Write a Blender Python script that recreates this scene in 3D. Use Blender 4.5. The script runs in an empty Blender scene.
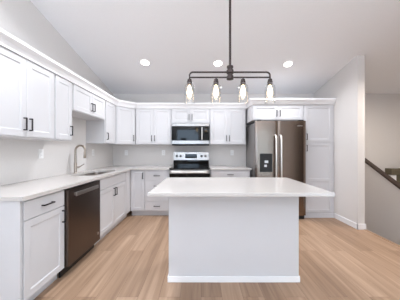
import bpy, bmesh, math
from mathutils import Vector, Matrix

S = bpy.context.scene
COL = S.collection
PI = math.pi

def lin(c):
    c = c / 255.0
    return c / 12.92 if c <= 0.04045 else ((c + 0.055) / 1.055) ** 2.4
def rgb(r, g, b):
    return (lin(r), lin(g), lin(b), 1.0)

# ------------------------------------------------------------------ camera, world, light, exposure
CAM_H = 1.26
cam_d = bpy.data.cameras.new('camera')
cam_d.sensor_width = 36.0
cam_d.lens = 36.0 * 195.0 / 400.0
cam_d.shift_x = -1.0 / 400.0
cam_d.clip_start = 0.05
cam = bpy.data.objects.new('camera', cam_d)
COL.objects.link(cam)
cam.location = (0, 0, CAM_H)
cam.rotation_euler = (PI / 2, 0, 0)
S.camera = cam

S.view_settings.view_transform = 'Standard'
S.view_settings.look = 'None'
S.view_settings.gamma = 1.0
S.view_settings.exposure = 0.28
S.view_settings.use_curve_mapping = False
S.cycles.max_bounces = 10
S.cycles.diffuse_bounces = 6
S.cycles.glossy_bounces = 4
S.cycles.transparent_max_bounces = 12
S.cycles.sample_clamp_indirect = 6.0

w = bpy.data.worlds.new('world')
S.world = w
w.use_nodes = True
w.node_tree.nodes['Background'].inputs['Color'].default_value = (0.75, 0.87, 1.0, 1)
w.node_tree.nodes['Background'].inputs['Strength'].default_value = 0.6

def area_light(name, loc, rot, sx, sy, power, color, shape='RECTANGLE', spread=PI):
    d = bpy.data.lights.new(name, 'AREA')
    d.shape = shape
    d.size = sx
    d.size_y = sy
    d.energy = power
    d.color = color
    d.spread = spread
    o = bpy.data.objects.new(name, d)
    COL.objects.link(o)
    o.location = loc
    o.rotation_euler = rot
    return o

FILL_TINT = (0.64, 0.84, 1.0)
UPLIGHT_W = 66.0
REAR = -3.6
WIN = [(-1.45, -0.10)]      # x span of the unseen rear window, placed by microwave reflection, sized for fill
WZ0, WZ1 = 0.80, 2.50
for a, b in WIN:
    area_light('window_fill', ((a + b) / 2, REAR - 0.16, (WZ0 + WZ1) / 2), (PI / 2, 0, 0), b - a, WZ1 - WZ0, 42.0, (0.60, 0.77, 1.0))
area_light('window_fill', (-1.947 - 0.16, -1.9, 1.75), (PI / 2, 0, -PI / 2), 2.4, 2.2, 8.0, FILL_TINT)  # fill light sent through the added left window
area_light('window_fill', (2.715 + 0.04, -1.85, 1.15), (PI / 2, 0, PI / 2), 3.1, 2.1, 88.0, FILL_TINT)  # main fill, sent through the added right window
CAN_W = 21.0
WARM = (0.92, 0.95, 1.0)
BULB_STRENGTH = 8.0

# ------------------------------------------------------------------ materials
def principled(name, color, rough=0.5, metal=0.0, spec=0.5):
    m = bpy.data.materials.new(name)
    m.use_nodes = True
    b = m.node_tree.nodes['Principled BSDF']
    b.inputs['Base Color'].default_value = color
    b.inputs['Roughness'].default_value = rough
    b.inputs['Metallic'].default_value = metal
    b.inputs['Specular IOR Level'].default_value = spec
    return m

def add_noise(m, scale, amount, stretch=(1, 1, 1), rough_amt=0.0, bump=0.0, detail=4.0):
    """mottle the base colour a little with noise in object space"""
    nt = m.node_tree
    b = nt.nodes['Principled BSDF']
    tc = nt.nodes.new('ShaderNodeTexCoord')
    mp = nt.nodes.new('ShaderNodeMapping')
    mp.inputs['Scale'].default_value = stretch
    nz = nt.nodes.new('ShaderNodeTexNoise')
    nz.inputs['Scale'].default_value = scale
    nz.inputs['Detail'].default_value = detail
    nt.links.new(tc.outputs['Object'], mp.inputs['Vector'])
    nt.links.new(mp.outputs['Vector'], nz.inputs['Vector'])
    col = tuple(b.inputs['Base Color'].default_value)
    rp = nt.nodes.new('ShaderNodeValToRGB')
    rp.color_ramp.elements[0].position = 0.3
    rp.color_ramp.elements[1].position = 0.7
    rp.color_ramp.elements[0].color = tuple(c * (1 - amount) for c in col[:3]) + (1,)
    rp.color_ramp.elements[1].color = tuple(min(1, c * (1 + amount)) for c in col[:3]) + (1,)
    nt.links.new(nz.outputs['Fac'], rp.inputs['Fac'])
    nt.links.new(rp.outputs['Color'], b.inputs['Base Color'])
    if rough_amt:
        r0 = b.inputs['Roughness'].default_value
        mr = nt.nodes.new('ShaderNodeMapRange')
        mr.inputs['To Min'].default_value = max(0, r0 - rough_amt)
        mr.inputs['To Max'].default_value = r0 + rough_amt
        nt.links.new(nz.outputs['Fac'], mr.inputs['Value'])
        nt.links.new(mr.outputs['Result'], b.inputs['Roughness'])
    if bump:
        bp = nt.nodes.new('ShaderNodeBump')
        bp.inputs['Strength'].default_value = bump
        bp.inputs['Distance'].default_value = 0.002
        nt.links.new(nz.outputs['Fac'], bp.inputs['Height'])
        nt.links.new(bp.outputs['Normal'], b.inputs['Normal'])
    return m

def emission(name, color, strength):
    m = bpy.data.materials.new(name)
    m.use_nodes = True
    nt = m.node_tree
    nt.nodes.clear()
    e = nt.nodes.new('ShaderNodeEmission')
    e.inputs['Color'].default_value = color
    e.inputs['Strength'].default_value = strength
    o = nt.nodes.new('ShaderNodeOutputMaterial')
    nt.links.new(e.outputs[0], o.inputs[0])
    return m

def thin_glass(name, tint=(1, 1, 1, 1), facing=0.06, edge=0.5):
    m = bpy.data.materials.new(name)
    m.use_nodes = True
    nt = m.node_tree
    nt.nodes.clear()
    tr = nt.nodes.new('ShaderNodeBsdfTransparent')
    tr.inputs['Color'].default_value = tint
    gl = nt.nodes.new('ShaderNodeBsdfGlossy')
    gl.inputs['Roughness'].default_value = 0.03
    lw = nt.nodes.new('ShaderNodeLayerWeight')
    lw.inputs['Blend'].default_value = 0.35
    mr = nt.nodes.new('ShaderNodeMapRange')
    mr.inputs['To Min'].default_value = facing
    mr.inputs['To Max'].default_value = edge
    mx = nt.nodes.new('ShaderNodeMixShader')
    o = nt.nodes.new('ShaderNodeOutputMaterial')
    nt.links.new(lw.outputs['Facing'], mr.inputs['Value'])
    nt.links.new(mr.outputs['Result'], mx.inputs['Fac'])
    nt.links.new(tr.outputs[0], mx.inputs[1])
    nt.links.new(gl.outputs[0], mx.inputs[2])
    nt.links.new(mx.outputs[0], o.inputs[0])
    return m

def plank_floor():
    m = bpy.data.materials.new('oak_planks')
    m.use_nodes = True
    nt = m.node_tree
    b = nt.nodes['Principled BSDF']
    N, L = nt.nodes.new, nt.links.new
    tc = N('ShaderNodeTexCoord')
    mp = N('ShaderNodeMapping')
    mp.inputs['Rotation'].default_value = (0, 0, PI / 2)
    L(tc.outputs['Object'], mp.inputs['Vector'])
    br = N('ShaderNodeTexBrick')
    br.offset = 0.37
    br.offset_frequency = 2
    br.inputs['Color1'].default_value = (0, 0, 0, 1)
    br.inputs['Color2'].default_value = (1, 1, 1, 1)
    br.inputs['Mortar'].default_value = (0.5, 0.5, 0.5, 1)
    br.inputs['Scale'].default_value = 1.0
    br.inputs['Mortar Size'].default_value = 0.0011
    br.inputs['Mortar Smooth'].default_value = 0.2
    br.inputs['Brick Width'].default_value = 1.22
    br.inputs['Row Height'].default_value = 0.18
    L(mp.outputs['Vector'], br.inputs['Vector'])
    # grain stretched along the plank, shifted by the plank's random value
    sc = N('ShaderNodeMapping')
    sc.inputs['Scale'].default_value = (20.0, 1.0, 1.0)
    L(tc.outputs['Object'], sc.inputs['Vector'])
    sh = N('ShaderNodeVectorMath')
    sh.operation = 'MULTIPLY_ADD'
    sh.inputs[1].default_value = (7.0, 11.0, 5.0)
    L(br.outputs['Color'], sh.inputs[0])
    L(sc.outputs['Vector'], sh.inputs[2])
    nz = N('ShaderNodeTexNoise')
    nz.inputs['Scale'].default_value = 1.0
    nz.inputs['Detail'].default_value = 6.0
    nz.inputs['Distortion'].default_value = 0.6
    L(sh.outputs[0], nz.inputs['Vector'])
    mix = N('ShaderNodeMath')
    mix.operation = 'MULTIPLY_ADD'
    mix.inputs[1].default_value = 0.24
    L(br.outputs['Color'], mix.inputs[0])
    sc2 = N('ShaderNodeMath')
    sc2.operation = 'MULTIPLY'
    sc2.inputs[1].default_value = 0.78
    L(nz.outputs['Fac'], sc2.inputs[0])
    L(sc2.outputs[0], mix.inputs[2])
    rp = N('ShaderNodeValToRGB')
    cr = rp.color_ramp
    cr.elements[0].position = 0.24
    cr.elements[0].color = rgb(130, 103, 82)
    cr.elements[1].position = 0.76
    cr.elements[1].color = rgb(186, 157, 132)
    e = cr.elements.new(0.5)
    e.color = rgb(160, 131, 107)
    L(mix.outputs[0], rp.inputs['Fac'])
    mm = N('ShaderNodeMix')
    mm.data_type = 'RGBA'
    mm.inputs['B'].default_value = rgb(108, 84, 65)
    L(rp.outputs['Color'], mm.inputs['A'])
    L(br.outputs['Fac'], mm.inputs['Factor'])
    L(mm.outputs['Result'], b.inputs['Base Color'])
    b.inputs['Roughness'].default_value = 0.42
    b.inputs['Specular IOR Level'].default_value = 0.4
    return m

M = {}
M['white'] = add_noise(principled('cabinet_white', rgb(208, 207, 209), 0.38), 3.0, 0.01)
M['wall'] = add_noise(principled('wall_paint', rgb(221, 217, 214), 0.75, spec=0.25), 60.0, 0.012, bump=0.05)
M['ceil'] = add_noise(principled('ceiling_paint', rgb(243, 243, 245), 0.85, spec=0.2), 70.0, 0.012, bump=0.08)
M['trim'] = add_noise(principled('trim_white', rgb(240, 239, 240), 0.4), 3.0, 0.01)
M['quartz'] = add_noise(principled('white_quartz', rgb(200, 195, 191), 0.16), 30.0, 0.006)
M['floor'] = plank_floor()
M['black_metal'] = principled('black_metal', rgb(38, 34, 34), 0.4, 0.4)
M['bronze'] = add_noise(principled('dark_bronze', rgb(70, 61, 60), 0.42, 0.7), 25.0, 0.1)
M['steel'] = add_noise(principled('brushed_steel', rgb(172, 168, 165), 0.28, 1.0), 6.0, 0.05, (1, 1, 60), 0.05)
M['steel_dark'] = add_noise(principled('dark_steel', rgb(134, 121, 112), 0.19, 1.0), 6.0, 0.04, (60, 60, 1), 0.04)
M['dw_steel'] = add_noise(principled('black_steel', rgb(104, 93, 87), 0.30, 1.0), 6.0, 0.05, (60, 60, 1), 0.05)
M['dw_handle'] = principled('grey_steel', rgb(185, 180, 176), 0.3, 1.0)
M['handle_steel'] = principled('handle_steel', rgb(232, 229, 225), 0.38, 1.0)
M['case_grey'] = principled('appliance_grey', rgb(140, 137, 136), 0.45, 0.3)
M['nickel'] = principled('brushed_nickel', rgb(165, 154, 142), 0.3, 1.0)
M['sink_steel'] = principled('sink_steel', rgb(150, 142, 136), 0.35, 1.0)
M['black_glass'] = principled('black_glass', rgb(6, 6, 7), 0.05, 0.0, 0.3)
M['black_plastic'] = principled('black_plastic', rgb(22, 21, 22), 0.4)
M['toe'] = principled('toe_kick_dark', rgb(70, 64, 60), 0.7)
M['plate'] = principled('white_plastic', rgb(244, 243, 242), 0.35)
M['slot'] = principled('slot_grey', rgb(90, 88, 86), 0.5)
M['cap_wood'] = add_noise(principled('dark_stained_wood', rgb(58, 44, 37), 0.4), 8.0, 0.25, (8, 1, 8))
M['olive_wood'] = add_noise(principled('olive_brown_wood', rgb(98, 90, 72), 0.5), 8.0, 0.2, (1, 8, 8))
M['burner'] = principled('burner_print', rgb(70, 70, 72), 0.2)
M['screen_light'] = emission('display_light', (0.9, 0.93, 1.0, 1), 0.6)
M['bulb'] = emission('lamp_bulb', (1.0, 0.76, 0.48, 1), BULB_STRENGTH)
M['can'] = emission('can_lens', (1.0, 0.95, 0.88, 1), 9.0)
M['jar'] = thin_glass('clear_glass', (0.95, 0.95, 0.94, 1), 0.07, 0.65)
M['pane'] = thin_glass('window_glass', (0.97, 0.98, 0.98, 1), 0.04, 0.5)

# ------------------------------------------------------------------ mesh helpers
def new_obj(name, bm, mat, parent=None, smooth=False):
    bmesh.ops.recalc_face_normals(bm, faces=bm.faces[:])
    me = bpy.data.meshes.new(name)
    if smooth:
        for f in bm.faces:
            f.smooth = True
    bm.to_mesh(me)
    bm.free()
    if smooth:
        me.set_sharp_from_angle(angle=math.radians(40))
    mats = mat if isinstance(mat, (list, tuple)) else [mat]
    for m in mats:
        me.materials.append(m)
    o = bpy.data.objects.new(name, me)
    COL.objects.link(o)
    if parent:
        o.parent = parent
    return o

def thing(name, label, cat, loc=(0, 0, 0), rz=0.0, group=None):
    o = bpy.data.objects.new(name, None)
    o.empty_display_size = 0.1
    COL.objects.link(o)
    o.location = loc
    o.rotation_euler = (0, 0, rz)
    tag(o, label, cat, group)
    return o

def tag(o, label, cat, group=None):
    o['label'] = label
    o['category'] = cat
    if group:
        o['group'] = group
    return o

def struct(name, bm, mat, label=None):
    o = new_obj(name, bm, mat)
    o['kind'] = 'structure'
    if label:
        o['label'] = label
    return o

def dup(root, loc, label):
    r = root.copy()
    COL.objects.link(r)
    r.location = loc
    r['label'] = label
    for ch in list(root.children):
        c = ch.copy()
        COL.objects.link(c)
        c.parent = r
        for g in list(ch.children):
            d = g.copy()
            COL.objects.link(d)
            d.parent = c
    return r

def B():
    return bmesh.new()

def box(bm, x0, y0, z0, x1, y1, z1, bev=0.0, seg=1):
    r = bmesh.ops.create_cube(bm, size=1.0)
    vs = r['verts']
    for v in vs:
        v.co.x = x0 if v.co.x < 0 else x1
        v.co.y = y0 if v.co.y < 0 else y1
        v.co.z = z0 if v.co.z < 0 else z1
    if bev > 0:
        es = list({e for v in vs for e in v.link_edges})
        bmesh.ops.bevel(bm, geom=es, offset=bev, segments=seg, affect='EDGES', profile=0.5)
    return bm

def mk(*args, **k):
    return box(B(), *args, **k)

def tube(bm, pts, r, n=10, closed_ends=True):
    pts = [Vector(p) for p in pts]
    rad = r if isinstance(r, (list, tuple)) else [r] * len(pts)
    rings = []
    up = None
    for i, p in enumerate(pts):
        if i == 0:
            t = pts[1] - pts[0]
        elif i == len(pts) - 1:
            t = pts[-1] - pts[-2]
        else:
            t = (pts[i + 1] - p).normalized() + (p - pts[i - 1]).normalized()
        t.normalize()
        if up is None:
            up = Vector((0, 0, 1)) if abs(t.z) < 0.9 else Vector((1, 0, 0))
        a = t.cross(up)
        a.normalize()
        b = a.cross(t)
        b.normalize()
        up = b
        rings.append([bm.verts.new(p + (a * math.cos(2 * PI * k / n) + b * math.sin(2 * PI * k / n)) * rad[i]) for k in range(n)])
    for i in range(len(rings) - 1):
        for k in range(n):
            bm.faces.new((rings[i][k], rings[i][(k + 1) % n], rings[i + 1][(k + 1) % n], rings[i + 1][k]))
    if closed_ends:
        bm.faces.new(rings[0])
        bm.faces.new(rings[-1])
    return bm

def lathe(bm, prof, cx=0, cy=0, n=20, caps=(True, True)):
    rings = []
    for r, z in prof:
        rings.append([bm.verts.new((cx + r * math.cos(2 * PI * k / n), cy + r * math.sin(2 * PI * k / n), z)) for k in range(n)])
    for i in range(len(rings) - 1):
        for k in range(n):
            bm.faces.new((rings[i][k], rings[i][(k + 1) % n], rings[i + 1][(k + 1) % n], rings[i + 1][k]))
    if caps[0]:
        bm.faces.new(rings[0])
    if caps[1]:
        bm.faces.new(rings[-1])
    return bm

def prism(bm, outline, lo, hi, axis='z'):
    """extrude a 2D outline; axis says which coordinate is extruded"""
    def P(u, v, h):
        return {'z': (u, v, h), 'y': (u, h, v), 'x': (h, u, v)}[axis]
    a = [bm.verts.new(P(u, v, lo)) for u, v in outline]
    b = [bm.verts.new(P(u, v, hi)) for u, v in outline]
    n = len(a)
    bm.faces.new(a)
    bm.faces.new(b[::-1])
    for i in range(n):
        bm.faces.new((a[i], a[(i + 1) % n], b[(i + 1) % n], b[i]))
    return bm

def rrect(x0, y0, x1, y1, r, seg=5):
    pts = []
    for cx, cy, a0 in ((x1 - r, y1 - r, 0), (x0 + r, y1 - r, 90), (x0 + r, y0 + r, 180), (x1 - r, y0 + r, 270)):
        for k in range(seg + 1):
            a = math.radians(a0 + 90 * k / seg)
            pts.append((cx + r * math.cos(a), cy + r * math.sin(a)))
    return pts

def slab(bm, outline, holes, z0, z1):
    loops = [outline] + list(holes)
    allv = []
    for z in (z0, z1):
        vv, es = [], []
        for lp in loops:
            vs = [bm.verts.new((x, y, z)) for x, y in lp]
            es += [bm.edges.new((vs[i], vs[(i + 1) % len(vs)])) for i in range(len(vs))]
            vv.append(vs)
        bmesh.ops.triangle_fill(bm, edges=es, use_beauty=True)
        allv.append(vv)
    for lo, hi in zip(*allv):
        n = len(lo)
        for i in range(n):
            bm.faces.new((lo[i], lo[(i + 1) % n], hi[(i + 1) % n], hi[i]))
    return bm

# ------------------------------------------------------------------ setting
LX, BY, PX = -1.947, 4.31, 2.485           # left wall, back wall, partition
PT = 0.115                                 # partition thickness
PEND = 3.095                               # where the partition ends
RX = 4.9
SL, HB = 0.22, 2.504                       # ceiling pitch and its height at the back wall
RIDGE = -0.9
def ceil_z(y):
    return HB + SL * (BY - y) if y > RIDGE else HB + SL * (BY - RIDGE) - SL * (RIDGE - y)

struct('floor', box(B(), LX, REAR, -0.2, 2.60, BY, 0.0), M['floor'])
struct('floor_stairwell', box(B(), 2.60, 1.42, -1.6, RX, BY, -1.4), M['floor'])
bm = B()
LW = (-3.1, -0.7, 0.65, 2.85)            # window added in the left wall, unseen behind the camera, for fill light
box(bm, LX - 0.12, REAR, -0.1, LX, LW[0], 4.2)
box(bm, LX - 0.12, LW[1], -0.1, LX, BY, 4.2)
box(bm, LX - 0.12, LW[0], -0.1, LX, LW[1], LW[2])
box(bm, LX - 0.12, LW[0], LW[3], LX, LW[1], 4.2)
struct('wall_left', bm, M['wall'])
bm = B()
for y0, z0, y1, z1 in ((LW[0], LW[2], LW[0] + 0.05, LW[3]), (LW[1] - 0.05, LW[2], LW[1], LW[3]), (LW[0], LW[2], LW[1], LW[2] + 0.05), (LW[0], LW[3] - 0.05, LW[1], LW[3]), (-1.93, LW[2], -1.87, LW[3])):
    box(bm, LX - 0.09, y0, z0, LX - 0.03, y1, z1)
wf = struct('window_2', bm, M['trim'])
new_obj('pane', box(B(), LX - 0.062, LW[0] + 0.05, LW[2] + 0.05, LX - 0.056, LW[1] - 0.05, LW[3] - 0.05), M['pane'], wf)
struct('wall_back', box(B(), LX - 0.12, BY, -1.6, RX + 0.12, BY + 0.12, 4.2), M['wall'])
bm = B()
RWN = (-3.4, -0.3, 0.10, 2.20)          # unseen window added in the right wall to light the left cabinets
box(bm, 2.60, REAR, -0.1, 2.715, RWN[0], 4.2)
box(bm, 2.60, RWN[1], -0.1, 2.715, 1.42, 4.2)
box(bm, 2.60, RWN[0], -0.1, 2.715, RWN[1], RWN[2])
box(bm, 2.60, RWN[0], RWN[3], 2.715, RWN[1], 4.2)
struct('wall_right', bm, M['wall'])
bm = B()
for y0, z0, y1, z1 in ((RWN[0], RWN[2], RWN[0] + 0.05, RWN[3]), (RWN[1] - 0.05, RWN[2], RWN[1], RWN[3]), (RWN[0], RWN[2], RWN[1], RWN[2] + 0.05), (RWN[0], RWN[3] - 0.05, RWN[1], RWN[3]), (-1.88, RWN[2], -1.82, RWN[3])):
    box(bm, 2.63, y0, z0, 2.69, y1, z1)
wf = struct('window_3', bm, M['trim'])
new_obj('pane', box(B(), 2.656, RWN[0] + 0.05, RWN[2] + 0.05, 2.662, RWN[1] - 0.05, RWN[3] - 0.05), M['pane'], wf)
struct('wall_stairwell', box(B(), RX, 1.3, -1.6, RX + 0.12, BY, 4.2), M['wall'])
struct('wall_landing', box(B(), 2.715, 1.30, -1.6, RX, 1.42, 4.2), M['wall'])
bm = B()
box(bm, 2.72, 1.421, 0.0, 3.64, 1.46, 2.1, 0.002)
for x in (2.80, 3.22):
    for a, b in ((0.2, 0.95), (1.1, 1.95)):
        box(bm, x, 1.461, a, x + 0.34, 1.468, b, 0.003)
struct('dark_reflection_door', bm, M['cap_wood'])  # unseen dark door added to darken the refrigerator's reflection
bm = B()
oc = [(REAR, ceil_z(REAR)), (RIDGE, ceil_z(RIDGE)), (BY, HB)]
prism(bm, [(y, z) for y, z in oc] + [(y, z + 0.15) for y, z in oc[::-1]], LX - 0.12, RX + 0.12, 'x')
struct('ceiling', bm, M['ceil'])
# the rear wall with window openings
bm = B()
xs = [LX - 0.12] + [v for p in WIN for v in p] + [2.715]
for i in range(0, len(xs), 2):
    box(bm, xs[i], REAR - 0.12, -0.1, xs[i + 1], REAR, 4.2)
for a, b in WIN:
    box(bm, a, REAR - 0.12, -0.1, b, REAR, WZ0)
    box(bm, a, REAR - 0.12, WZ1, b, REAR, 4.2)
struct('wall_rear', bm, M['wall'])
for i, (a, b) in enumerate(WIN):
    bm = B()
    for q in ((a, WZ0, a + 0.05, WZ1), (b - 0.05, WZ0, b, WZ1), (a, WZ0, b, WZ0 + 0.05), (a, WZ1 - 0.05, b, WZ1)):
        box(bm, q[0], REAR - 0.09, q[1], q[2], REAR - 0.03, q[3])
    wf = struct('window_%d' % (i + 1), bm, M['trim'])
    new_obj('pane', box(B(), a + 0.05, REAR - 0.062, WZ0 + 0.05, b - 0.05, REAR - 0.056, WZ1 - 0.05), M['pane'], wf)
# partition: its top follows the pitch of the ceiling
bm = B()
prism(bm, [(PEND, 0.0), (BY, 0.0), (BY, HB + 0.02), (PEND, ceil_z(PEND) + 0.02)], PX, PX + PT, 'x')
struct('wall_partition', bm, M['wall'])
# baseboards
bm = B()
box(bm, PX - 0.014, PEND - 0.014, 0, PX, 3.62, 0.09, 0.003)
box(bm, PX - 0.014, PEND - 0.014, 0, PX + PT + 0.014, PEND, 0.09, 0.003)
struct('baseboard_partition', bm, M['trim'])
# stair half wall with a dark sloping cap
HX = 3.55
bm = B()
def hw(y):
    return 1.00 - 0.584 * (4.234 - y)
prism(bm, [(BY - 0.001, -1.5), (BY - 0.001, hw(BY)), (1.9, hw(1.9)), (1.9, -1.5)], HX, HX + 0.07, 'x')
struct('wall_stair', bm, M['wall'])
bm = B()
prism(bm, [(BY - 0.002, hw(BY) + 0.002), (1.85, hw(1.85) + 0.002), (1.85, hw(1.85) + 0.042), (BY - 0.002, hw(BY) + 0.042)], HX - 0.012, HX + 0.082, 'x')
cap = new_obj('handrail', bm, M['cap_wood'])
tag(cap, 'dark brown wooden rail sloping down along the stair half wall', 'handrail')
struct('wall_foundation', box(B(), 2.48, 1.42, -1.5, 2.595, BY, -0.2), M['wall'])
struct('trim_3', box(B(), 2.575, 1.42, 0.0002, 2.615, PEND - 0.016, 0.008, 0.003), M['floor'], 'wooden nosing along the stair opening')

# ------------------------------------------------------------------ cabinet makers (local: x to the right, front at y=0 facing -y, z up)
DT = 0.014
def shaker(x0, z0, x1, z1, splits=(), fr=0.058):
    """one door: frame of stiles and rails round one or more sunk panels"""
    bm = B()
    box(bm, x0 + 0.01, -DT + 0.007, z0 + 0.01, x1 - 0.01, -0.001, z1 - 0.01)
    bv = 0.0015
    box(bm, x0, -DT, z0, x0 + fr, -0.001, z1, bv)
    box(bm, x1 - fr, -DT, z0, x1, -0.001, z1, bv)
    rails = [(z0, z0 + fr), (z1 - fr, z1)] + [(s - fr / 2, s + fr / 2) for s in splits]
    for a, b in rails:
        box(bm, x0 + fr - 0.001, -DT, a, x1 - fr + 0.001, -0.001, b, bv)
    zs = sorted(rails)
    for (a, b), (c, d) in zip(zs, zs[1:]):           # small slope from frame to panel
        o = [(x0 + fr, b), (x1 - fr, b), (x1 - fr, c), (x0 + fr, c)]
        k = 0.007
        i = [(x0 + fr + k, b + k), (x1 - fr - k, b + k), (x1 - fr - k, c - k), (x0 + fr + k, c - k)]
        ov = [bm.verts.new((u, -DT + 0.0015, v)) for u, v in o]
        iv = [bm.verts.new((u, -DT + 0.0068, v)) for u, v in i]
        for q in range(4):
            bm.faces.new((ov[q], ov[(q + 1) % 4], iv[(q + 1) % 4], iv[q]))
    return bm

def flat_front(x0, z0, x1, z1):
    return box(B(), x0, -DT, z0, x1, -0.001, z1, 0.002, 2)

PULL = 0.118
def pull(parent, x, z, vertical=True, L=PULL):
    bm = B()
    h, t, out = L / 2, 0.0055, 0.032
    if vertical:
        box(bm, x - t, -DT - out, z - h, x + t, -DT - out + 0.010, z + h, 0.0015)
        for s in (-1, 1):
            c = z + s * (h - t)
            box(bm, x - t, -DT - out + 0.004, c - t, x + t, -DT + 0.0005, c + t, 0.001)
    else:
        box(bm, x - h, -DT - out, z - t, x + h, -DT - out + 0.010, z + t, 0.0015)
        for s in (-1, 1):
            c = x + s * (h - t)
            box(bm, c - t, -DT - out + 0.004, z - t, c + t, -DT + 0.0005, z + t, 0.001)
    return new_obj('handle', bm, M['black_metal'], parent)

def door(cab, x0, z0, x1, z1, hx=None, hz=None, splits=()):
    d = new_obj('door', shaker(x0, z0, x1, z1, splits), M['white'], cab)
    if hx is not None:
        pull(d, hx, hz)
    return d

def drawer(cab, x0, z0, x1, z1, handle=True):
    d = new_obj('drawer', flat_front(x0, z0, x1, z1), M['white'], cab)
    if handle:
        pull(d, (x0 + x1) / 2, (z0 + z1) / 2, False)
    return d

G = 0.0012
def wall_cab(label, loc, rz, w, h, d, doors, top_rail=0.035, bot=0.012):
    """doors: list of (x0, x1, side the pull sits on)"""
    c = thing('wall_cabinet', label, 'cabinet', loc, rz, 'white kitchen wall cabinets')
    new_obj('body', box(B(), 0.0006, 0, 0, w - 0.0006, d, h, 0.001), M['white'], c)
    for x0, x1, side in doors:
        hx = None if side is None else (x1 - 0.03 if side == 'r' else x0 + 0.03)
        door(c, x0 + G, bot, x1 - G, h - top_rail, hx, bot + 0.055 + PULL / 2)
    return c

def base_cab(label, loc, rz, w, d=0.60, h=0.885, name='base_cabinet', toe=True, hollow=False):
    c = thing(name, label, 'cabinet', loc, rz, 'white kitchen base cabinets')
    if hollow:                                   # open above the shelf so the sink bowls can hang inside
        bm = B()
        box(bm, 0.0006, 0, 0.10, w - 0.0006, d, 0.66)
        box(bm, 0.0006, 0, 0.66, w - 0.0006, 0.02, h - 0.001)
        box(bm, 0.0006, d - 0.012, 0.66, w - 0.0006, d, h - 0.001)
        box(bm, 0.0006, 0.02, 0.66, 0.018, d - 0.012, h - 0.001)
        box(bm, w - 0.018, 0.02, 0.66, w - 0.0006, d - 0.012, h - 0.001)
    else:
        bm = box(B(), 0.0006, 0, 0.10, w - 0.0006, d, h - 0.001, 0.001)
    new_obj('body', bm, M['white'], c)
    if toe:
        new_obj('toe_kick', box(B(), 0.0006, 0.06, 0.0, w - 0.0006, 0.08, 0.0995), M['white'], c)
    return c

UB, UT = 1.372, 2.134          # wall cabinets bottom and top
UX = LX + 0.33                 # their face on the left wall (carcass front, doors in front)
UY = BY - 0.33
UXc, UYc = UX - DT, UY + DT    # carcass fronts
D_U = 0.33 - DT - 0.002
R90 = PI / 2
H = UT - UB
# left wall (local x runs away from the camera)
wall_cab('wide two-door wall cabinet nearest the camera on the left wall', (UXc, 1.478, UB), R90, 0.682, H, D_U,
         [(0.012, 0.332, 'r'), (0.332, 0.668, 'l')])
wall_cab('narrow single-door wall cabinet left of the gap above the sink', (UXc, 2.16, UB), R90, 0.295, H, D_U, [(0.01, 0.285, 'r')])
wall_cab('short two-door wall cabinet hung high above the sink', (UXc, 2.455, 1.762), R90, 0.845, UT - 1.762, D_U,
         [(0.02, 0.445, 'r'), (0.445, 0.825, 'l')])
wall_cab('narrow single-door wall cabinet between sink gap and angled corner cabinet', (UXc, 3.30, UB), R90, 0.40, H, D_U, [(0.02, 0.36, 'l')])
# angled corner cabinet: five-sided body
A0 = Vector((UX, BY - 0.61))
A1 = Vector((LX + 0.61, UY))
dl = (A1 - A0).length
c = thing('corner_wall_cabinet', 'angled wall cabinet across the back left corner with single door', 'cabinet', (A0.x, A0.y, UB), PI / 4, 'white kitchen wall cabinets')
def loc45(p):
    v = Vector(p) - A0
    k = math.cos(PI / 4)
    return ((v.x + v.y) * k, (-v.x + v.y) * k + 0.0)
pts = [loc45(p) for p in ((A0.x, A0.y + 0.001), (A1.x - 0.001, A1.y), (A1.x - 0.001, BY - 0.002), (LX + 0.002, BY - 0.002), (LX + 0.002, A0.y + 0.001))]
bm = prism(B(), pts, 0, H, 'z')
for v in bm.verts:
    v.co.y += DT * 0.9
new_obj('body', bm, M['white'], c)
d = new_obj('door', shaker(0.02, 0.012, dl - 0.02, H - 0.035), M['white'], c)
pull(d, dl - 0.05, 0.067 + PULL / 2)
d.location.y = DT
# back wall
wall_cab('two-door wall cabinet left of the microwave', (A1.x, UYc, UB), 0, -0.604 - A1.x, H, D_U,
         [(0.012, 0.365, 'r'), (0.365, 0.718, 'l')])
wall_cab('short two-door wall cabinet above the microwave', (-0.603, UYc, 1.802), 0, 0.782, UT - 1.802, D_U,
         [(0.012, 0.391, 'r'), (0.391, 0.770, 'l')])
wall_cab('two-door wall cabinet between the microwave and the refrigerator', (0.18, UYc, UB), 0, 0.735, H, D_U,
         [(0.012, 0.3675, 'r'), (0.3675, 0.723, 'l')])
FY = 3.625                       # face of the deep cabinets round the refrigerator
wall_cab('deep two-door cabinet above the refrigerator', (0.95, FY + DT, 1.815), 0, 0.968, UT - 1.815, BY - FY - DT - 0.002,
         [(0.02, 0.485, 'r'), (0.485, 0.95, 'l')])
p = thing('pantry_cabinet', 'tall white pantry cabinet between the refrigerator and the right partition wall', 'cabinet', (1.92, FY + DT, 0))
PW = PX - 0.003 - 1.92
new_obj('body', box(B(), 0.0, 0, 0.0, PW, BY - FY - DT - 0.002, UT, 0.001), M['white'], p)
door(p, 0.012, 1.405, 0.525, UT - 0.035, 0.042, 1.405 + 0.10)
door(p, 0.012, 0.095, 0.525, 1.395, 0.042, 1.395 - 0.10, (0.70,))
new_obj('base_panel', box(B(), 0.0, -0.018, 0.0005, PW, -0.0005, 0.075, 0.002), M['white'], p)

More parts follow.
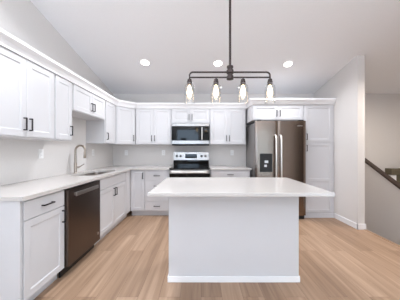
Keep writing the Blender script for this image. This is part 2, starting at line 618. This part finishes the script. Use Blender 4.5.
# crown moulding: a profile swept along the cabinet faces
def crown(name, path, label):
    prof = [(-0.005, UT - 0.03), (0.012, UT - 0.03), (0.016, UT - 0.012), (0.030, UT + 0.020), (0.050, UT + 0.045), (0.056, UT + 0.050), (0.056, UT + 0.078), (-0.005, UT + 0.078)]
    P = [Vector(q) for q in path]
    bm = B()
    rings = []
    for i, q in enumerate(P):
        ns = []
        for a, b in ((i - 1, i), (i, i + 1)):
            if 0 <= a and b < len(P):
                t = (P[b] - P[a]).normalized()
                ns.append(Vector((t.y, -t.x)))
        n = ns[0] if len(ns) == 1 else (ns[0] + ns[1]) / (1 + ns[0].dot(ns[1]))
        rings.append([bm.verts.new((q.x + n.x * o, q.y + n.y * o, z)) for o, z in prof])
    m = len(prof)
    for i in range(len(rings) - 1):
        for k in range(m):
            bm.faces.new((rings[i][k], rings[i][(k + 1) % m], rings[i + 1][(k + 1) % m], rings[i + 1][k]))
    bm.faces.new(rings[0])
    bm.faces.new(rings[-1])
    return struct(name, bm, M['trim'], label)
crown('trim_1', [(UX, 1.50), (UX, A0.y), (A1.x, UY), (0.945, UY)], 'white crown moulding along the left and back wall cabinets')
crown('trim_2', [(0.949, UY + 0.2), (0.949, FY), (PX - 0.004, FY)], 'white crown moulding over refrigerator cabinet and pantry')

# ------------------------------------------------------------------ base cabinets
BX = LX + 0.61                  # faces of the base runs
BYF = BY - 0.62
BXc, BYc = BX - DT, BYF + DT
c = base_cab('white base cabinet with one drawer and door at the near end of the left run', (BXc, 1.457, 0), R90, 0.456, 0.585)
drawer(c, 0.018, 0.722, 0.452, 0.868)
door(c, 0.018, 0.108, 0.452, 0.715, 0.452 - 0.03, 0.715 - 0.035 - PULL / 2)
new_obj('end_panel', box(B(), -0.014, -DT + 0.002, 0.0005, -0.0005, 0.588, 0.884, 0.001), M['white'], c)
c = base_cab('white sink base cabinet with two doors right of the dishwasher', (BXc, 2.54, 0), R90, 0.94, 0.585, hollow=True)
new_obj('false_front', flat_front(0.012, 0.722, 0.93, 0.868), M['white'], c)
door(c, 0.012, 0.108, 0.470, 0.715, 0.470 - 0.03, 0.715 - 0.035 - PULL / 2)
door(c, 0.474, 0.108, 0.93, 0.715, 0.474 + 0.03, 0.715 - 0.035 - PULL / 2)
c = base_cab('white corner base cabinet with fixed panel between sink base and back run', (BXc, 3.48, 0), R90, BYF - 3.48 + DT, 0.585)
new_obj('panel', shaker(0.006, 0.108, 0.2098, 0.868, fr=0.045), M['white'], c)
c = base_cab('white base cabinet with tall narrow door in the back left corner', (BX + 0.002, BYc, 0), 0, 0.268)
door(c, 0.004, 0.108, 0.264, 0.868, 0.264 - 0.03, 0.868 - 0.035 - PULL / 2)
c = base_cab('white base cabinet with four stacked drawers left of the stove', (BX + 0.27, BYc, 0), 0, -0.600 - (BX + 0.27))
ww = -0.600 - (BX + 0.27)
for z0, z1 in ((0.108, 0.292), (0.297, 0.484), (0.489, 0.676), (0.681, 0.868)):
    drawer(c, 0.012, z0, ww - 0.01, z1)
c = base_cab('white base cabinet with wide drawer between stove and refrigerator', (0.180, BYc, 0), 0, 0.75)
drawer(c, 0.012, 0.722, 0.738, 0.868)
door(c, 0.012, 0.108, 0.373, 0.715, 0.373 - 0.03, 0.62)
door(c, 0.377, 0.108, 0.738, 0.715, 0.377 + 0.03, 0.62)

# countertops
CT0, CT1 = 0.885, 0.915
SK = (-1.80, 2.62, -1.425, 3.32)          # sink cut-out
bm = slab(B(), [(LX + 0.002, 1.425), (BX + 0.035, 1.425), (BX + 0.035, BYF - 0.035), (-0.602, BYF - 0.035), (-0.602, BY - 0.002), (LX + 0.002, BY - 0.002)],
          [rrect(*SK, 0.07)], CT0, CT1)
o = new_obj('countertop', bm, M['quartz'])
tag(o, 'white quartz L-shaped countertop over the left run with the sink', 'countertop')
o = new_obj('countertop', box(B(), 0.178, BYF - 0.035, CT0, 0.945, BY - 0.002, CT1, 0.002), M['quartz'])
tag(o, 'short white quartz countertop between the stove and the refrigerator', 'countertop')

# sink: two steel bowls under the cut-out
s = thing('sink', 'stainless double bowl sink set into the left countertop', 'sink', (0, 0, CT0))
def bowl(x0, y0, x1, y1, depth):
    bm = B()
    prev = None
    for ins, z in ((-0.012, -0.002), (0.0, -0.002), (0.004, -0.03), (0.010, -depth + 0.03), (0.035, -depth)):
        lp = [bm.verts.new((x, y, z)) for x, y in rrect(x0 + ins, y0 + ins, x1 - ins, y1 - ins, 0.06)]
        if prev:
            n = len(lp)
            for i in range(n):
                bm.faces.new((prev[i], prev[(i + 1) % n], lp[(i + 1) % n], lp[i]))
        prev = lp
    bm.faces.new(prev)
    return bm
mid = (SK[1] + SK[3]) / 2
for y0, y1 in ((SK[1] - 0.004, mid - 0.012), (mid + 0.012, SK[3] + 0.004)):
    b = new_obj('bowl', bowl(SK[0] - 0.004, y0, SK[2] + 0.004, y1, 0.19), M['sink_steel'], s, True)
    new_obj('drain', lathe(B(), [(0.045, -0.188), (0.045, -0.186), (0.03, -0.187)], (SK[0] + SK[2]) / 2, (y0 + y1) / 2), M['nickel'], b)

# faucet
f = thing('faucet', 'brushed nickel gooseneck faucet standing behind the sink', 'faucet', (-1.88, 2.92, CT1))
new_obj('base', lathe(B(), [(0.027, 0.0005), (0.027, 0.006), (0.022, 0.012), (0.0195, 0.02), (0.0195, 0.15), (0.016, 0.16)]), M['nickel'], f, True)
pts = [(0, 0, 0.155), (0, 0, 0.25)] 
R = 0.073
for k in range(0, 15):
    a = PI - k * PI * 1.06 / 14
    pts.append((R + R * math.cos(a), 0, 0.335 + R * 1.05 * math.sin(a)))
new_obj('spout', tube(B(), pts, 0.0145, 12), M['nickel'], f, True)
e = Vector(pts[-1])
dv = (Vector(pts[-1]) - Vector(pts[-2])).normalized()
new_obj('spray_head', tube(B(), [e, e + dv * 0.012, e + dv * 0.09, e + dv * 0.098], [0.0135, 0.0165, 0.0185, 0.015], 14), M['nickel'], f, True)
new_obj('lever', tube(B(), [(0.012, 0, 0.085), (0.045, 0.008, 0.088), (0.06, 0.012, 0.095), (0.115, 0.03, 0.135)], [0.014, 0.014, 0.008, 0.006], 10), M['nickel'], f, True)

# ------------------------------------------------------------------ dishwasher
dw = thing('dishwasher', 'black stainless dishwasher built in under the left countertop', 'dishwasher', (BX, 1.917, 0), R90)
DWW = 0.617
new_obj('body', box(B(), 0.004, 0.02, 0.09, DWW - 0.004, 0.58, 0.875), M['black_plastic'], dw)
dd = new_obj('door', box(B(), 0.003, -0.030, 0.105, DWW - 0.003, 0.019, 0.868, 0.006, 2), M['dw_steel'], dw)
bm = B()
box(bm, 0.085, -0.062, 0.785, DWW - 0.10, -0.046, 0.828, 0.006, 2)
for x in (0.10, DWW - 0.115):
    box(bm, x - 0.012, -0.05, 0.792, x + 0.012, -0.0302, 0.821, 0.002)
new_obj('handle', bm, M['dw_handle'], dd)
bm = B()
lathe(bm, [(0.019, -0.0005), (0.019, 0.0025), (0.016, 0.003)], n=24)
bmesh.ops.rotate(bm, verts=bm.verts[:], cent=(0, 0, 0), matrix=Matrix.Rotation(PI / 2, 3, 'X'))
bmesh.ops.translate(bm, verts=bm.verts[:], vec=(DWW - 0.06, -0.031, 0.205))
b = new_obj('badge', bm, M['steel'], dd)
b['label'] = 'round silver badge'
new_obj('toe_kick', box(B(), 0.004, 0.05, 0.0005, DWW - 0.004, 0.065, 0.088), M['black_plastic'], dw)

# ------------------------------------------------------------------ stove
RW = 0.757
st = thing('stove', 'stainless electric stove with black glass top between the back base cabinets', 'stove', (-0.5905, 3.64, 0))
new_obj('body', box(B(), 0.0, 0.035, 0.03, RW, 0.655, 0.905, 0.003), M['black_plastic'], st)
ck = new_obj('cooktop', box(B(), -0.004, 0.0, 0.906, RW + 0.004, 0.57, 0.921, 0.005, 2), M['black_glass'], st)
for cx, cy, r in ((0.19, 0.15, 0.105), (0.57, 0.15, 0.08), (0.19, 0.42, 0.08), (0.57, 0.42, 0.105)):
    n = 36
    bm = B()
    a = [bm.verts.new((cx + r * math.cos(2 * PI * k / n), cy + r * math.sin(2 * PI * k / n), 0.9216)) for k in range(n)]
    b2 = [bm.verts.new((cx + (r - 0.004) * math.cos(2 * PI * k / n), cy + (r - 0.004) * math.sin(2 * PI * k / n), 0.9216)) for k in range(n)]
    for k in range(n):
        bm.faces.new((a[k], a[(k + 1) % n], b2[(k + 1) % n], b2[k]))
    new_obj('burner_marking', bm, M['burner'], ck)
od = new_obj('oven_door', box(B(), 0.002, -0.005, 0.245, RW - 0.002, 0.034, 0.898, 0.004), M['black_glass'], st)
new_obj('door_trim', box(B(), 0.002, -0.009, 0.820, RW - 0.002, -0.0052, 0.888, 0.001), M['steel'], od)
bm = B()
tube(bm, [(0.05, -0.052, 0.85), (RW - 0.05, -0.052, 0.85)], 0.014, 14)
for x in (0.075, RW - 0.075):
    tube(bm, [(x, -0.05, 0.85), (x, -0.0095, 0.85)], 0.010, 10)
new_obj('handle', bm, M['handle_steel'], od, True)
new_obj('storage_drawer', box(B(), 0.002, -0.004, 0.06, RW - 0.002, 0.034, 0.238, 0.004), M['steel'], st)
new_obj('back_riser', box(B(), 0.0, 0.545, 0.922, RW, 0.655, 1.035, 0.002), M['black_glass'], st)
bm = B()
prism(bm, [(0.545, 1.036), (0.535, 1.045), (0.55, 1.213), (0.565, 1.218), (0.655, 1.218), (0.655, 1.036)], 0.0, RW, 'x')
cp = new_obj('control_panel', bm, M['steel'], st)
new_obj('display', box(B(), RW / 2 - 0.125, 0.530, 1.085, RW / 2 + 0.125, 0.548, 1.175, 0.002), M['black_glass'], cp)
for x in (0.07, 0.155, RW - 0.155, RW - 0.07):
    bm = lathe(B(), [(0.026, 0.0), (0.026, 0.008), (0.021, 0.012), (0.019, 0.03), (0.016, 0.032)], n=18)
    bmesh.ops.rotate(bm, verts=bm.verts[:], cent=(0, 0, 0), matrix=Matrix.Rotation(PI / 2, 3, 'X'))
    bmesh.ops.translate(bm, verts=bm.verts[:], vec=(x, 0.545, 1.13))
    new_obj('knob', bm, M['slot'], cp, True)

# ------------------------------------------------------------------ microwave
mw = thing('microwave', 'stainless over-the-range microwave mounted above the stove', 'microwave', (-0.589, 3.92, 1.352))
MH = 0.446
new_obj('body', box(B(), 0.0, 0.02, 0.0, RW, 0.386, MH, 0.003), M['black_plastic'], mw)
md = new_obj('door', box(B(), 0.001, -0.004, 0.099, 0.585, 0.0195, 0.384, 0.003), M['black_glass'], mw)
new_obj('window', box(B(), 0.09, -0.0065, 0.14, 0.545, -0.0042, 0.315, 0.001), M['black_glass'], md)
bm = B()
tube(bm, [(0.608, -0.045, 0.115), (0.608, -0.045, 0.365)], 0.012, 12)
for z in (0.135, 0.32):
    tube(bm, [(0.608, -0.044, z), (0.608, -0.0042, z)], 0.008, 8)
new_obj('handle', bm, M['handle_steel'], mw, True)
bm = B()
box(bm, 0.0, -0.006, 0.385, RW, 0.0195, MH - 0.002, 0.003)
new_obj('top_trim', bm, M['steel'], mw)
new_obj('bottom_trim', box(B(), 0.0, -0.006, 0.028, RW, 0.0195, 0.098, 0.003), M['steel'], mw)
kp = new_obj('control_panel', box(B(), 0.586, -0.004, 0.099, RW - 0.001, 0.0195, 0.384, 0.003), M['black_glass'], mw)
new_obj('display', box(B(), 0.645, -0.0055, 0.31, 0.735, -0.0042, 0.34), M['black_plastic'], kp)

# ------------------------------------------------------------------ refrigerator
FX0, FW, FZ = 0.987, 0.908, 1.788
fr = thing('refrigerator', 'stainless side-by-side refrigerator with water dispenser beside the pantry', 'refrigerator', (FX0, 3.52, 0))
new_obj('body', box(B(), 0.004, 0.075, 0.02, FW - 0.004, 0.77, 1.765, 0.006), M['case_grey'], fr)
SP = 0.397
def fridge_door(x0, x1, bow):
    """a door with a slightly rounded front"""
    n = 12
    out = [(x0, 0.07), (x1, 0.07)]
    for k in range(n + 1):
        t = k / n
        e = min(t, 1 - t)
        x = x1 + (x0 - x1) * t
        y = 0.010 * max(0, 1 - e / 0.06) ** 2
        out.append((x, y))
    return prism(B(), out, 0.075, FZ, 'z')
d1 = new_obj('door', fridge_door(0.0, SP - 0.004, 0), M['steel_dark'], fr)
d2 = new_obj('door', fridge_door(SP + 0.004, FW, 0), M['steel_dark'], fr)
for d, x in ((d1, SP - 0.045), (d2, SP + 0.045)):
    bm = B()
    tube(bm, [(x, -0.003, 0.40), (x, -0.04, 0.42), (x, -0.055, 0.50), (x, -0.06, 0.95), (x, -0.055, 1.43), (x, -0.04, 1.51), (x, -0.003, 1.53)], 0.016, 12)
    new_obj('handle', bm, M['handle_steel'], d, True)
X0 = 0.075
dp = new_obj('dispenser', box(B(), X0, -0.004, 0.863, X0 + 0.225, 0.0, 1.197, 0.003), M['black_plastic'], d1)
new_obj('dispenser_display', mk(X0 + 0.085, -0.0055, 1.025, X0 + 0.15, -0.0042, 1.07), M['screen_light'], dp)
new_obj('dispenser_light', mk(X0 + 0.08, -0.0055, 0.955, X0 + 0.125, -0.0042, 0.995), M['screen_light'], dp)
b = new_obj('badge', box(B(), FW - 0.155, -0.0025, FZ - 0.10, FW - 0.06, -0.0002, FZ - 0.082, 0.0005), M['steel'], d2)
b['label'] = 'small silver nameplate'
new_obj('kick_grille', box(B(), 0.01, 0.04, 0.0005, FW - 0.01, 0.0745, 0.07), M['black_plastic'], fr)
for x in (0.03, FW - 0.11):
    new_obj('hinge_cover', box(B(), x, 0.02, FZ + 0.0005, x + 0.08, 0.14, FZ + 0.018, 0.004), M['black_plastic'], fr)

# ------------------------------------------------------------------ island
IX0, IX1, IY0, IY1 = -0.309, 0.934, 1.862, 2.425
isl = thing('kitchen_island', 'white panelled island base in the middle of the floor', 'island', ((IX0 + IX1) / 2, (IY0 + IY1) / 2, 0))
cx, cy = (IX0 + IX1) / 2, (IY0 + IY1) / 2
hw_, hd = (IX1 - IX0) / 2, (IY1 - IY0) / 2
new_obj('body', box(B(), -hw_, -hd, 0.0005, hw_, hd - 0.02, 0.884, 0.0015), M['white'], isl)
bm = B()
box(bm, -hw_ - 0.009, -hd - 0.009, 0.0005, hw_ + 0.009, -hd, 0.056, 0.002)
box(bm, -hw_ - 0.009, -hd, 0.0005, -hw_, hd - 0.07, 0.056, 0.002)
box(bm, hw_, -hd, 0.0005, hw_ + 0.009, hd - 0.07, 0.056, 0.002)
new_obj('base_trim', bm, M['trim'], isl)
o = new_obj('island_countertop', box(B(), -0.428, 1.565, CT0, 1.078, 2.455, CT1, 0.003, 2), M['quartz'])
tag(o, 'large white quartz countertop overhanging the island', 'countertop')

# ------------------------------------------------------------------ chandelier
CHX, CHY = 0.298, 2.0
def pz(y):
    return CAM_H + (150 - y) * CHY / 195.0
ch = thing('chandelier', 'dark bronze four-light bar chandelier hanging over the island', 'chandelier', (CHX, CHY, 0))
ct = ceil_z(CHY)
new_obj('canopy', lathe(B(), [(0.065, ct + 0.01), (0.065, ct - 0.02), (0.05, ct - 0.03), (0.012, ct - 0.034)]), M['bronze'], ch, True)
new_obj('rod', tube(B(), [(0, 0, pz(70)), (0, 0, ct - 0.03)], 0.012, 12), M['bronze'], ch, True)
hub = [(0.012, pz(66)), (0.033, pz(66.3)), (0.033, pz(68)), (0.027, pz(68.5)), (0.027, pz(70)), (0.036, pz(70.3)), (0.036, pz(73.5)), (0.027, pz(74)), (0.027, pz(76)), (0.036, pz(76.3)), (0.036, pz(79.3)), (0.012, pz(80))]
new_obj('hub', lathe(B(), hub[::-1]), M['bronze'], ch, True)
SX = [(x - 201) * CHY / 195.0 - CHX for x in (189.5, 216.0, 243.0, 270.0)]
zt, zl, zs = pz(72.2), pz(77.4), pz(79.5)
xo = (SX[3] - SX[0]) / 2
xm = (SX[3] + SX[0]) / 2
pts = []
r = 0.035
for s in (-1, 1):
    arc = []
    for k in range(7):
        a = k / 6 * PI / 2
        arc.append((xm + s * (xo - r + r * math.cos(a)), 0, zt - r + r * math.sin(a)))
    leg = [(xm + s * xo, 0, zs)] + arc
    pts += leg if s < 0 else leg[::-1]
new_obj('arm', tube(B(), pts, 0.0085, 10), M['bronze'], ch, True)
bm = tube(B(), [(xm - xo, 0, zl), (xm + xo, 0, zl)], 0.0075, 10)
for x in SX[1:3]:
    tube(bm, [(x, 0, zl), (x, 0, zs)], 0.0075, 8)
new_obj('crossbar', bm, M['bronze'], ch, True)
for x in SX:
    z = pz
    sk = new_obj('lamp_socket', lathe(B(), [(0.010, z(78.8)), (0.020, z(79.2)), (0.023, z(80.5)), (0.023, z(81.5)), (0.027, z(81.8)), (0.027, z(84.3)), (0.022, z(84.6)), (0.022, z(85.2))][::-1], x, 0), M['bronze'], ch, True)
    prof = [(0.010, z(85.3)), (0.012, z(86.4)), (0.020, z(89.0)), (0.026, z(91.8)), (0.025, z(93.8)), (0.016, z(96.4)), (0.004, z(97.4))]
    new_obj('bulb', lathe(B(), prof[::-1], x, 0), M['bulb'], sk, True)
    jar = [(0.026, z(82.6)), (0.034, z(84.6)), (0.046, z(85.6)), (0.051, z(87.0)), (0.052, z(89)), (0.052, z(103)), (0.050, z(103.2)), (0.049, z(103))]
    new_obj('glass_shade', lathe(B(), jar[::-1], x, 0, 28, (False, False)), M['jar'], sk, True)

# ------------------------------------------------------------------ recessed ceiling lights
tilt = math.atan(SL)
def can_light(px, py, label, proto=None, at=None):
    if at:
        X, Y = at
    else:
        k = (150 - py) / 195.0
        Y = (HB + SL * BY - CAM_H) / (k + SL)
        X = (px - 201) * Y / 195.0
    Z = ceil_z(Y)
    if proto is None:
        t = thing('ceiling_light', label, 'ceiling light', (X, Y, Z), 0, 'round recessed lights in the ceiling')
        t.rotation_euler = (-tilt, 0, 0)
        bm = lathe(B(), [(0.088, -0.0005), (0.086, -0.006), (0.070, -0.008), (0.066, -0.004)], n=32, caps=(False, False))
        new_obj('trim_ring', bm, M['trim'], t, True)
        new_obj('lens', lathe(B(), [(0.068, -0.002), (0.067, -0.0045)], n=32), M['can'], t)
    else:
        t = dup(proto, (X, Y, Z), label)
    area_light('can_beam', (X, Y, Z - 0.03), (-tilt, 0, 0), 0.12, 0.12, CAN_W if at else CAN_W * 0.62, WARM, 'DISK', 2.65)
    return t
cl = can_light(145, 62.5, 'leftmost round recessed ceiling light, above the aisle by the sink')
can_light(218, 63.3, 'round recessed ceiling light seen just beside the chandelier rod', cl)
can_light(288, 64, 'round recessed ceiling light in front of the refrigerator, nearest the partition', cl)
for X, Y, lab in ((-0.93, 1.4, 'added unseen round recessed ceiling light above the aisle by the dishwasher'),):
    can_light(0, 0, lab, cl, (X, Y))  # extra can added out of view to brighten the aisle

# ------------------------------------------------------------------ outlets and switches
def outlet(label, loc, rz, proto=None):
    if proto:
        return dup(proto, loc, label)
    t = thing('wall_outlet', label, 'outlet', loc, rz, 'white wall outlets above the countertops')
    new_obj('cover_plate', box(B(), -0.036, -0.006, -0.058, 0.036, -0.0005, 0.058, 0.002), M['plate'], t)
    for z in (-0.021, 0.021):
        rc = new_obj('receptacle', prism(B(), rrect(-0.016, z - 0.015, 0.016, z + 0.015, 0.006), -0.0085, -0.0062, 'y'), M['plate'], t)
        bm = B()
        for x in (-0.006, 0.006):
            box(bm, x - 0.001, -0.0092, z - 0.003, x + 0.001, -0.0086, z + 0.006)
        new_obj('slot', bm, M['slot'], rc)
    return t
o1 = outlet('white outlet on the left wall under the nearest wall cabinet', (LX, 2.37, 1.215), R90)
o2 = outlet('white outlet on the left wall just beyond the faucet', (LX, 3.515, 1.215), R90, o1)
o3 = outlet('white outlet on the back wall below the angled corner cabinet', ((126.3 - 201) * BY / 195, BY, 1.20), 0)
outlet('white outlet on the back wall close left of the stove', ((163.5 - 201) * BY / 195, BY, 1.20), 0, o3)
outlet('white outlet on the back wall between stove and refrigerator', ((232 - 201) * BY / 195, BY, 1.20), 0, o3)

# ------------------------------------------------------------------ stairwell beyond the partition
g = thing('stair_guard', 'olive brown capped guard on white post in the stairwell beyond the handrail', 'railing', (3.95, 4.05, -1.4))
new_obj('post', box(B(), 0.0, 0.0, 0.0005, 0.11, 0.11, 2.14, 0.002), M['trim'], g)
new_obj('cap_beam', box(B(), -0.01, -0.02, 2.141, 0.90, 0.13, 2.27, 0.004), M['olive_wood'], g)
new_obj('lower_panel', box(B(), 0.112, 0.03, 0.0005, 0.90, 0.08, 2.14), M['olive_wood'], g)
area_light('stairwell_lamp', (3.3, 2.6, 2.4), (0, 0, 0), 0.25, 0.25, 29.0, (1.0, 0.90, 0.80), 'DISK')

# ------------------------------------------------------------------ torchiere stands added unseen behind the camera for ceiling-bounced fill
def uplight(label, loc, watts):
    t = thing('fill_lamp', label, 'lamp', loc, 0, 'torchiere stands added as fill light')
    new_obj('base', lathe(B(), [(0.14, 0.0005), (0.14, 0.018), (0.12, 0.026), (0.015, 0.03)]), M['bronze'], t, True)
    new_obj('pole', tube(B(), [(0, 0, 0.03), (0, 0, 1.72)], 0.012, 12), M['bronze'], t, True)
    new_obj('lamp_shade', lathe(B(), [(0.02, 1.70), (0.07, 1.72), (0.15, 1.80), (0.17, 1.86), (0.165, 1.86), (0.145, 1.805), (0.066, 1.728), (0.02, 1.71)], n=32), M['bronze'], t, True)
    area_light('bounce_fill', (loc[0], loc[1], 1.85), (PI, 0, 0), 0.26, 0.26, watts, (0.84, 0.91, 1.0), 'DISK')
uplight('bronze torchiere stand added as unseen fill light, left behind the camera', (-0.9, -2.2, 0), UPLIGHT_W)
uplight('bronze torchiere stand added as unseen fill light, right behind the camera', (1.7, -2.2, 0), UPLIGHT_W * 1.0)
